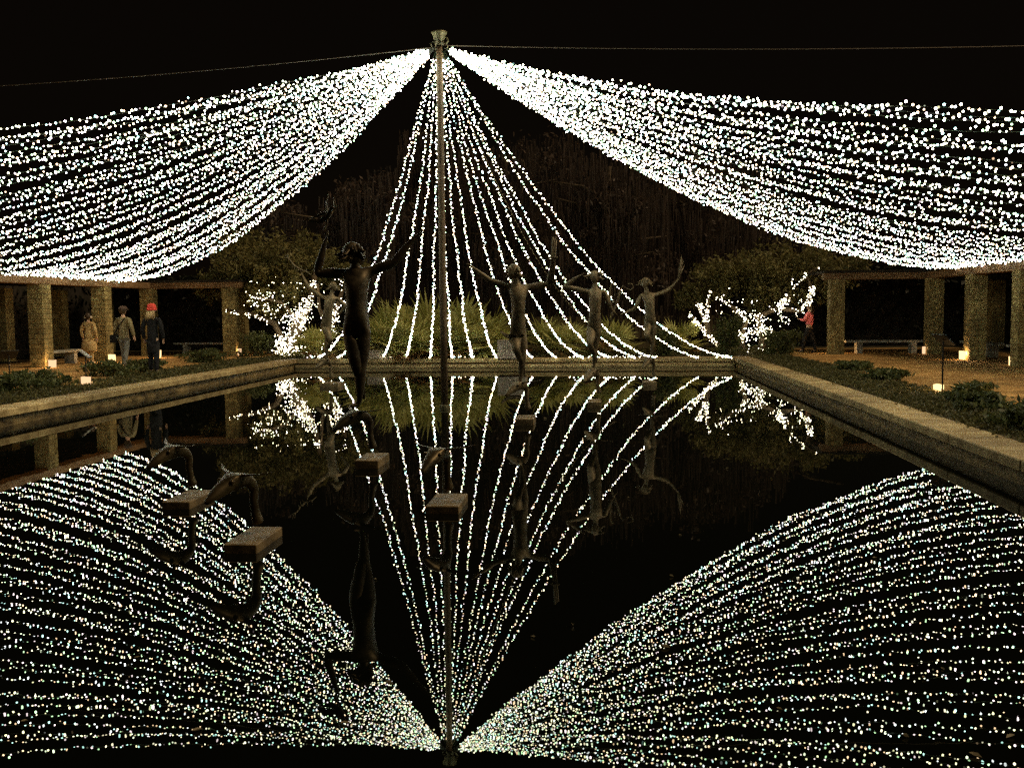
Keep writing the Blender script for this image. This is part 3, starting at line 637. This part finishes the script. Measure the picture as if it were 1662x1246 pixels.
# ------------------------------------------------------------------ trees and plants
def tree(base, branches, blobs, n, size, label, leaf='leafA', cat='tree', group=None, moss=0):
    o = empty('tree', base, 0, label, cat, group)
    bm = bmesh.new()
    for pts, r0, r1 in branches:
        k = len(pts); tube(bm, pts, [r0+(r1-r0)*i/(k-1) for i in range(k)], 8)
    obj('trunk', bm, M['bark'], o, True)
    V = []; Fc = []; off = 0; tot = sum(b_[1]**2 for b_ in blobs)
    for c, r, zr in blobs:
        m_ = int(n*r*r/tot); cl = max(5, m_//45)
        dd = rng.normal(size=(cl, 3)); dd /= np.linalg.norm(dd, axis=1)[:, None]
        cc = np.array(c) + dd*(rng.random(cl)**.45)[:, None]*np.array((r, r, zr))
        p = cc[rng.integers(0, cl, m_)] + rng.normal(size=(m_, 3))*r*.13
        v, f = quads_at(p, size); V.append(v); Fc.append(f+off); off += len(v)
    lf = mesh_np('crown', np.concatenate(V), np.concatenate(Fc), M[leaf], o, k=4); lf['kind'] = 'stuff'
    if moss:
        k = moss; bl = [blobs[i] for i in rng.integers(0, len(blobs), k)]
        p = np.array([[b_[0][0]+rng.uniform(-1, 1)*b_[1], b_[0][1]+rng.uniform(-1, 1)*b_[1]*.6, b_[0][2]+rng.uniform(-1.3, .7)*b_[2]] for b_ in bl])
        p[:, 2] += .5*np.sin(p[:, 0]*1.1+p[:, 1]); ln = rng.uniform(.2, 1.9, k)*(.6+.6*np.abs(np.sin(p[:, 0]*1.9))); wd = rng.uniform(.012, .05, k); dr = rng.uniform(-.10, .10, k)
        v = np.stack([p+np.c_[-wd, 0*wd, 0*wd], p+np.c_[wd, 0*wd, 0*wd], p+np.c_[wd*.7+dr*.5, wd*.5, -ln*.6], p+np.c_[dr, 0*wd, -ln]], 1).reshape(-1, 3)
        ms = mesh_np('hanging_moss', v, np.arange(4*k).reshape(k, 4), M['moss'], o, k=4); ms['kind'] = 'stuff'
    return o
def PX(x, y, D): return at(x, y, D)
def blob(x, y, D, rpx, zr=None): r = rpx*D/FPX; return (PX(x, y, D), r, r*(zr or .8))
# lit left tree, its trunks
LT = [([PX(472, 580, 36), PX(474, 550, 36), PX(492, 515, 36), PX(506, 480, 36.3), PX(512, 440, 36.5)], .26, .08),
      ([PX(460, 580, 36), PX(458, 550, 36), PX(445, 525, 36.2), PX(405, 508, 36.5), PX(366, 502, 36.8)], .16, .04),
      ([PX(535, 580, 35.5), PX(532, 545, 35.5), PX(545, 505, 35.5), PX(556, 470, 36)], .2, .06),
      ([PX(470, 550, 36), PX(480, 515, 36), PX(455, 490, 36), PX(410, 480, 36)], .1, .03),
      ([PX(535, 535, 35.5), PX(518, 500, 35.5), PX(516, 460, 35.5)], .1, .03)]
tree((PX(472, 585, 36).x, 36, TZ), LT, [blob(420, 440, 38, 52), blob(372, 455, 38.5, 42), blob(470, 420, 38, 55), blob(525, 425, 37.5, 42), blob(430, 490, 37, 36), blob(480, 470, 36.8, 34), blob(395, 408, 39, 45), blob(560, 440, 38, 38), blob(345, 470, 38.5, 26)], 15000, .085,
     'bushy oak at left with its forked trunks wrapped in white lights')
RT = [([PX(1180, 576, 35), PX(1150, 545, 35), PX(1118, 508, 35)], .14, .04), ([PX(1150, 545, 35), PX(1146, 510, 35), PX(1152, 468, 35)], .1, .03), ([PX(1146, 525, 35), PX(1129, 490, 35)], .07, .03),
      ([PX(1205, 578, 35.5), PX(1202, 545, 35.5), PX(1212, 520, 35.5), PX(1190, 500, 35.5), PX(1165, 482, 35.5)], .15, .04), ([PX(1235, 578, 35.5), PX(1238, 545, 35.5), PX(1228, 515, 35.5), PX(1262, 500, 35.5), PX(1282, 480, 35.5)], .16, .05),
      ([PX(1262, 500, 35.5), PX(1298, 505, 35), PX(1312, 487, 35), PX(1318, 468, 35), PX(1308, 445, 35), PX(1328, 434, 35)], .09, .03)]
tree((PX(1215, 580, 35.3).x, 35.3, TZ), RT, [blob(1160, 455, 38, 42), blob(1215, 440, 38, 52), blob(1270, 440, 37.5, 52), blob(1325, 440, 37, 48), blob(1240, 480, 37, 34), blob(1180, 540, 37, 26), blob(1120, 480, 38.5, 32), blob(1375, 445, 36.5, 36), blob(1300, 470, 36.5, 32), blob(1345, 480, 36, 20)], 15000, .085,
     'bushy oak at right with spreading limbs wrapped in white lights')
# tall dark trees hung with moss behind the fan of lights
for i, (x, D, top, r, lab) in enumerate(((560, 46, 300, 95, 'tall dark moss-hung tree behind the bird-holding figure'), (700, 52, 240, 105, 'tall dark moss-hung tree directly behind the mast'),
        (850, 50, 260, 110, 'tall dark moss-hung tree behind the middle of the light fan'), (990, 47, 270, 110, 'tall dark moss-hung tree right of the light fan'), (1130, 50, 290, 110, 'tall dark moss-hung tree above the plume bearer'), (1270, 46, 330, 90, 'dark moss-hung tree above the right lit oak'), (440, 48, 340, 85, 'dark moss-hung tree above the left lit oak'))):
    b0 = PX(x, 560, D); b0.z = TZ; tp = PX(x, top, D)
    br = [([b0, b0.lerp(tp, .35)+Vector((.2, 0, 0)), b0.lerp(tp, .7)+Vector((-.2, 0, 0)), tp], .34, .08)]
    for k in range(6):
        q = .3+.1*k; st = b0.lerp(tp, q); dx = random.choice((-1, 1))*random.uniform(1.2, 3); br.append(([st, st+Vector((dx*.5, random.uniform(-.6, .6), .7)), st+Vector((dx, random.uniform(-1, 1), .9))], .12, .03))
    bl = [blob(x+random.uniform(-.5, .5)*r, top+random.uniform(0, 190), D+random.uniform(-1.5, 1.5), r*random.uniform(.4, .6)) for _ in range(9)]
    tree(b0, br, bl, 3500, .12, lab, 'moss', group='moss-hung trees beyond the pool', moss=3200)
def palmetto(base, R, nf, label, dead=5):
    o = empty('palmetto', base, 0, label, 'palmetto', 'saw palmettos beyond the far wall')
    base = Vector(base)
    for i in range(nf+dead):
        isd = i >= nf
        a = random.uniform(0, 2*math.pi); el = random.uniform(.15, 1.35) if not isd else random.uniform(-.25, .35)
        if not isd and random.random() < .55: a = random.uniform(-math.pi, 0)       # more fans towards the open side
        d = Vector((math.cos(a)*math.cos(el), math.sin(a)*math.cos(el), math.sin(el)))
        L = R*random.uniform(.55, 1.0)*(.55 if isd else 1); st = base+Vector((random.uniform(-.15, .15), random.uniform(-.15, .15), .12)); hub = st+d*L*.62
        side = d.cross(Vector((0, 0, 1))).normalized(); nrm = side.cross(d); side = (side*math.cos(.5*random.uniform(-1, 1))+nrm*math.sin(.5*random.uniform(-1, 1))).normalized()
        bm = bmesh.new(); tube(bm, [st, hub], [.014, .008], 4, False)
        nb = 13; FL = R*random.uniform(.5, .72)
        for k in range(nb):
            th = (k/(nb-1)-.5)*2*random.uniform(1.35, 1.5); dd = d*math.cos(th)+side*math.sin(th); l = FL*(1-.25*abs(th)/1.5)*random.uniform(.9, 1.05)
            up = d.cross(side).normalized(); e1 = dd.cross(up).normalized()*FL*.055; tip = hub+dd*l-Vector((0, 0, l*random.uniform(0, .14)))
            m1 = hub+dd*l*.5
            a_, b_, c_, e_ = [bm.verts.new(q) for q in (hub, m1+e1+up*.01, tip, m1-e1)]
            bm.faces.new((a_, b_, c_)); bm.faces.new((a_, c_, e_))
        obj('dry_frond' if isd else 'frond', bm, M['deadpalm' if isd else 'palm'], o)
for x, D, R, lab in ((640, 35.2, 1.5, 'leftmost large green palmetto right beside the bird-holding figure'), (672, 34.6, 1.3, 'low green palmetto at the foot of the second and third strands'), (700, 35.6, 1.75, 'tall palmetto just left of the mast'), (745, 35.0, 1.6, 'large palmetto just right of the mast'),
        (785, 35.4, 1.45, 'palmetto left of the pale stone block'), (890, 35.6, 1.2, 'palmetto between the pipe player and the lyre player'), (925, 35.0, 1.0, 'small palmetto left of the lyre player'), (1000, 35.5, 1.0, 'small palmetto right of the lyre player'),
        (520, 34.8, .9, 'small palmetto at the foot of the branch bearer'), (612, 35.8, 1.2, 'palmetto half hidden behind the largest figure'), (1105, 35.6, .9, 'low palmetto right of the plume bearer')):
    P = PX(x, 575, D-.75); P.z = TZ; palmetto(P, R*1.25, 24 if R > 1.2 else 15, lab)
def shrub(x, y, r, h, label, leaf='leafB', n=1500, size=.06, group='low shrubs around the pool'):
    P = atz(x, y, TZ); P.z = TZ; o = empty('shrub', P, 0, label, 'shrub', group)
    bm = bmesh.new()
    for k in range(6):
        a = k*1.05; tube(bm, [P, P+Vector((math.cos(a)*r*.3, math.sin(a)*r*.3, h*.5)), P+Vector((math.cos(a)*r*.6, math.sin(a)*r*.6, h*.85))], [.014, .01, .004], 5)
    obj('stem', bm, M['bark'], o)
    cl = 26; cc = np.array([[rng.normal()*r*.42, rng.normal()*r*.42, rng.random()*h*.8+.06] for _ in range(cl)])+np.array(P)
    p = cc[rng.integers(0, cl, n)]+rng.normal(size=(n, 3))*np.array((r*.17, r*.17, h*.12)); p[:, 2] = np.maximum(p[:, 2], TZ+.02)
    v, f = quads_at(p, size); q = mesh_np('foliage', v, f, M[leaf], o, k=4); q['kind'] = 'stuff'
for a in ((1566, 655, .42, .30, 'dark rounded shrub right of the low lantern by the right sign'), (1598, 668, .36, .24, 'small dark shrub at the edge of the right path'),
          (1658, 696, .45, .34, 'dark shrub at the right edge of the view'), (1440, 618, .45, .2, 'low shrub in the middle of the right planting'), (1385, 602, .45, .2, 'low shrub near the start of the right path'),
          (70, 630, .6, .36, 'dark mounded shrub at the left near the sign'), (8, 640, .55, .4, 'dark shrub cut by the left edge'), (185, 610, .7, .34, 'wide dark shrub in front of the jeans'), (235, 603, .5, .3, 'dark shrub at the feet of the black coat'),
          (335, 588, .7, .35, 'low shrub before the lone left pillar'), (415, 578, .8, .9, 'leafy bush right of the lone left pillar'), (1268, 577, .7, .8, 'dark bush left of the pink jumper'), (1180, 577, .55, 1.35, 'upright dark shrub between the lit limbs at right'), (1085, 577, .5, 1.0, 'upright leafy shrub behind the plume bearer')):
    shrub(*a)
def cover(s0, s1, t0, t1, n, size, h, name='ground_cover'):
    k = n//14; c = np.stack([rng.uniform(s0, s1, k), rng.uniform(t0, t1, k)], 1); hh = h*(.3+.9*rng.random(k)**2)
    i = rng.integers(0, k, n); st = c[i]+rng.normal(size=(n, 2))*.09; z = TZ+.01+rng.random(n)*hh[i]
    p = np.array(C0)[None, :]+st[:, :1]*np.array(PV)+st[:, 1:]*np.array(PU); p[:, 2] = z
    v, f = quads_at(p, size); o = mesh_np(name, v, f, M['cover'], k=4); tag(o, kind='stuff'); return o
tag(cover(PW+CW+.05, 9.15, -24, .8, 30000, .038, .08), 'low leafy ground cover along the right side of the pool', 'ground cover')
tag(cover(-9.3, -PW-CW-.02, -24, .8, 28000, .038, .08), 'low leafy ground cover along the left side of the pool', 'ground cover')
tag(cover(-8.5, 8.5, 1.0, 5, 16000, .055, .22), 'low leafy ground cover beyond the far pool wall', 'ground cover')

# ------------------------------------------------------------------ floating leaves
k = 0
spots = [(865, 1033), (1080, 1050), (632, 1110), (610, 940), (455, 795), (1254, 1000), (1265, 1150), (223, 1066), (395, 783), (1012, 690), (885, 679), (945, 725), (1530, 1085), (1350, 1133), (1470, 1195), (1640, 1195), (1500, 1100), (40, 1170), (955, 770), (1095, 1108), (1020, 808), (560, 1173), (700, 745), (1230, 1068), (1104, 868), (320, 1185), (1583, 1226), (145, 875), (760, 880), (1420, 905), (1180, 760), (1090, 935), (930, 1015), (820, 720)]
pw_near = []
for x, y in spots:
    P = atz(x, y, .004); r = random.uniform(.013, .030); a = random.uniform(0, 6.28); d = Vector((math.cos(a), math.sin(a), 0)); n_ = Vector((-d.y, d.x, 0))
    bm = bmesh.new(); c_ = random.uniform(.004, .02)
    vs = [bm.verts.new(P+q) for q in (-d*r, -d*r*.3+n_*r*.45+Vector((0, 0, c_)), d*r*.5+n_*r*.35+Vector((0, 0, c_)), d*r+Vector((0, 0, c_*.8)), d*r*.5-n_*r*.35+Vector((0, 0, c_)), -d*r*.3-n_*r*.45+Vector((0, 0, c_)), d*r*.1)]
    for q in ((0, 6, 1), (1, 6, 2), (2, 6, 3), (3, 6, 4), (4, 6, 5), (5, 6, 0)): bm.faces.new([vs[i] for i in q])
    tag(obj('fallen_leaf', bm, M['fallen']), 'small curled pale leaf floating on the black pool', 'leaf', 'leaves floating on the pool')

# ------------------------------------------------------------------ strings of lights
PHI = (1+5**.5)/2
ICO = np.array([(-1, PHI, 0), (1, PHI, 0), (-1, -PHI, 0), (1, -PHI, 0), (0, -1, PHI), (0, 1, PHI), (0, -1, -PHI), (0, 1, -PHI), (PHI, 0, -1), (PHI, 0, 1), (-PHI, 0, -1), (-PHI, 0, 1)])/math.sqrt(1+PHI**2)
ICF = np.array([(0, 11, 5), (0, 5, 1), (0, 1, 7), (0, 7, 10), (0, 10, 11), (1, 5, 9), (5, 11, 4), (11, 10, 2), (10, 7, 6), (7, 1, 8), (3, 9, 4), (3, 4, 2), (3, 2, 6), (3, 6, 8), (3, 8, 9), (4, 9, 5), (2, 4, 11), (6, 2, 10), (8, 6, 7), (9, 8, 1)])
PAL = np.array([(1, .92, .66), (1, .86, .60), (.90, 1, .72), (.62, 1, .55), (1, .66, .40), (.55, .95, .88), (1, .78, .84), (.92, .95, 1), (1, .95, .55)])
WARM = np.array([(1, .84, .52), (1, .9, .62), (1, .78, .44), (.95, 1, .60), (1, .86, .80)])
def bulbs(name, P, r, parent, pal=PAL):
    n = len(P); R = r*(.75+.5*rng.random(n))
    v = (P[:, None, :]+ICO[None]*R[:, None, None]).reshape(-1, 3); f = (ICF[None]+np.arange(n)[:, None, None]*12).reshape(-1, 3)
    c = pal[rng.integers(0, len(pal), n)]*(.4+1.0*rng.random(n))[:, None]; c[rng.random(n) < .03] *= .05
    c = np.c_[c, np.ones(n)]; o = mesh_np(name, v, f, M['bulb'], parent, np.repeat(c, 12, 0)); o['kind'] = 'stuff'; return o
def light_string(A, B, sag, label, group, spacing=.067, r=.0148, wob=.03, jit=.022, drop=0):
    A = np.array(A); B = np.array(B); L = np.linalg.norm(B-A)*1.01; n = int(L/spacing)
    tt = np.linspace(.012, 1, n)
    ph = rng.random(6)*6.28
    def path(t_):
        p = A+(B-A)*t_[:, None]; p[:, 2] -= sag*4*t_*(1-t_)
        e = np.sin(math.pi*t_)**.5*wob
        p[:, 0] += e*(np.sin(t_*17+ph[0])+.6*np.sin(t_*41+ph[1]))*.6; p[:, 1] += e*(np.sin(t_*19+ph[2])+.6*np.sin(t_*37+ph[3]))*.6; p[:, 2] += e*(np.sin(t_*23+ph[4])*.8+.5*np.sin(t_*53+ph[5]))*.6
        return p
    o = empty('light_string', A, 0, label, 'light string', group)
    cp = path(np.linspace(0, 1, 70)); bm = bmesh.new(); tube(bm, cp, .005, 4, False); obj('cable', bm, M['cable'], o)
    bp_ = path(tt)+rng.normal(size=(n, 3))*jit
    bulbs('bulbs', bp_, r, o)
    return o
NL = 39; GL = 'left sweep of light strings'; GR = 'right sweep of light strings'
for i in range(NL):
    q = i/(NL-1)
    te = 1.0-28.7*q + random.uniform(-.12, .12)*(0 if i in (0, NL-1) else 1)
    lab = 'white light string along the lowest far edge of the left sweep' if i == 0 else 'white light string along the top near edge of the left sweep' if i == NL-1 else 'one of the packed white light strings within the left sweep between mast and pergola'
    light_string(TOP+Vector((-.09, .05-.1*q, -.03)), W(-13.95, te, 3.06), 1.1-.15*q+random.uniform(-.06, .06), lab, GL)
for i in range(NL):
    q = i/(NL-1)
    te = -.9-29.3*q + random.uniform(-.12, .12)*(0 if i in (0, NL-1) else 1)
    lab = 'white light string along the lowest far edge of the right sweep' if i == 0 else 'white light string along the top near edge of the right sweep' if i == NL-1 else 'one of the packed white light strings within the right sweep between mast and pergola'
    light_string(TOP+Vector((.09, .05-.1*q, -.03)), W(13.95, te, 3.06), 1.1-.05*q+random.uniform(-.06, .06), lab, GR)
ORD = ['leftmost', 'second', 'third', 'fourth', 'fifth', 'sixth', 'seventh', 'eighth', 'ninth', 'tenth', 'eleventh', 'twelfth', 'thirteenth', 'fourteenth', 'fifteenth', 'rightmost']
FX = [516, 549, 620, 658, 698, 734, 768, 806, 864, 903, 947, 990, 1031, 1065, 1134, 1188]
for i, x in enumerate(FX):
    E_ = atz(x, 580, .32); lab = (ORD[i]+' white light string of the central fan' + (' behind the mast' if i in (0, 15) else ' behind the mast, counted from the left'))
    light_string(TOP+Vector(((i-7.5)*.012, .08, -.06)), E_, 1.25+random.uniform(-.1, .1), lab, 'central fan of light strings', spacing=.066, r=.0145, jit=.016, wob=.025)
# lights lying along the far wall
def ledge_string(xa, xb, label):
    A = np.array(atz(xa, 580, .32)); B = np.array(atz(xb, 580, .32)); n = int(np.linalg.norm(B-A)/.06)
    o = empty('light_string', A, 0, label, 'light string', 'light strings lying on the far wall')
    bm = bmesh.new(); tube(bm, [A, A*.5+B*.5, B], .005, 4); obj('cable', bm, M['cable'], o)
    bulbs('bulbs', A+(B-A)*rng.random(n)[:, None]+np.abs(rng.normal(size=(n, 3)))*np.array((.02, .03, .03)), .0145, o)
ledge_string(621, 652, 'short light string lying on the wall between the third and fourth strands')
ledge_string(734, 768, 'short light string lying on the wall just right of the mast')
ledge_string(922, 1065, 'longest light string lying on the wall behind the lyre player')
ledge_string(1150, 1190, 'light string lying on the wall at its right end')
ledge_string(497, 516, 'light string lying on the wall at its left end')
bm = bmesh.new(); cp = sagline(TOP+Vector((.05, 0, -.1)), at(1000, 545, 27), 1.2, 60); tube(bm, cp, .005, 4)
for i in range(8, 60, 1): box(bm, cp[i]+Vector((0, 0, -.02)), (.012, .012, .03))
tag(obj('unlit_string', bm, M['deadcable']), 'unlit string of bulbs hanging along the right edge of the central fan', 'light string')
# lights wound round the trees
def wrapped(D, segs, label):
    P = []
    for pts, rpx, n in segs:
        n = int(n*.8)+1; r = rpx*D/FPX; q = [np.array(at(x, y, D)) for x, y in pts]; sl = [np.linalg.norm(b_-a) for a, b_ in zip(q, q[1:])]; cs = np.cumsum([0]+sl)
        u_ = np.sort(rng.random(n))*cs[-1]
        for x in u_:
            i = min(len(sl)-1, int(np.searchsorted(cs, x, 'right')-1)); p = q[i]+(q[i+1]-q[i])*((x-cs[i])/sl[i])
            a = rng.random()*6.28; rr = r*(.3+1.0*rng.random()); dx = (q[i+1]-q[i])/sl[i]; n1 = np.cross(dx, (0, 1, 0)); n1 /= np.linalg.norm(n1)
            P.append(p+n1*math.cos(a)*rr+np.array((0, -1, 0))*abs(math.sin(a))*rr*.8-np.array((0, .1, 0)))
    P = np.array(P); o = empty('tree_lights', P[0], 0, label, 'tree lights')
    bm = bmesh.new()
    for pts, rpx, n in segs:
        r = rpx*D/FPX*.6; k = max(12, n//5); q = [at(x, y, D) for x, y in pts]
        pp = []
        for i in range(k+1):
            s_ = i/k*(len(q)-1); j_ = min(len(q)-2, int(s_)); a = i*1.1; pp.append(q[j_].lerp(q[j_+1], s_-j_)+Vector((math.cos(a)*r, math.sin(a)*r*.6, 0)))
        tube(bm, pp, .004, 3, False)
    obj('cable', bm, M['cable'], o); bulbs('bulbs', P, .0145, o, WARM)
wrapped(35.6, [([(462, 578), (470, 548), (492, 515), (505, 484)], 13, 330), ([(455, 577), (462, 545)], 12, 120), ([(476, 578), (500, 545)], 10, 60), ([(509, 466), (513, 456)], 7, 22)], 'dense white lights wound round the thick left trunk of the left oak')
wrapped(35.0, [([(533, 538), (538, 515), (550, 485)], 12, 190), ([(528, 568), (535, 545)], 9, 40), ([(535, 455), (558, 456), (556, 485)], 5, 12)], 'dense white lights wound round the second trunk beside the largest figure')
wrapped(36.0, [([(367, 502), (385, 508), (415, 512), (440, 525)], 4, 42), ([(408, 500), (412, 480), (435, 482), (452, 478)], 7, 30), ([(425, 495), (450, 510)], 6, 18), ([(455, 525), (478, 505)], 6, 36), ([(480, 530), (500, 510)], 12, 60), ([(400, 470), (450, 480), (500, 470)], 24, 40), ([(430, 500), (470, 500)], 22, 40), ([(480, 480), (530, 470)], 20, 24), ([(485, 565), (500, 575)], 8, 30)], 'sparser white lights trailing along the low branches of the left oak')
wrapped(34.8, [([(1116, 509), (1137, 531), (1147, 543), (1164, 562), (1176, 572)], 4, 105), ([(1129, 492), (1143, 508), (1145, 523)], 5, 50), ([(1152, 471), (1148, 490), (1146, 518)], 3.5, 46), ([(1161, 487), (1175, 479)], 3, 8), ([(1170, 490), (1187, 494)], 4, 16)], 'white lights on the forked left limb of the right oak')
wrapped(35.2, [([(1195, 503), (1210, 519), (1226, 512), (1238, 523)], 6, 75), ([(1207, 548), (1222, 535), (1240, 533), (1250, 545)], 9, 120), ([(1200, 535), (1203, 555)], 4, 24), ([(1209, 570), (1215, 569)], 3, 7), ([(1170, 480), (1215, 510), (1250, 540)], 22, 60), ([(1200, 560), (1245, 560)], 12, 16), ([(1236, 567), (1239, 567)], 2, 4)], 'white lights clustered round the middle trunk of the right oak')
wrapped(35.0, [([(1259, 506), (1268, 490), (1279, 482)], 6, 85), ([(1262, 508), (1275, 525), (1295, 505)], 6, 20), ([(1250, 510), (1300, 480)], 20, 26)], 'bright patch of white lights on a limb left of the pink jumper')
wrapped(34.7, [([(1297, 506), (1311, 488), (1318, 473), (1314, 465)], 5, 85), ([(1285, 470), (1300, 455), (1308, 443)], 3, 16), ([(1326, 436), (1328, 435)], 1.5, 3), ([(1284, 450), (1286, 470)], 3, 5)], 'white lights climbing the outermost limb above the pink jumper')
print('objects', len(bpy.data.objects))
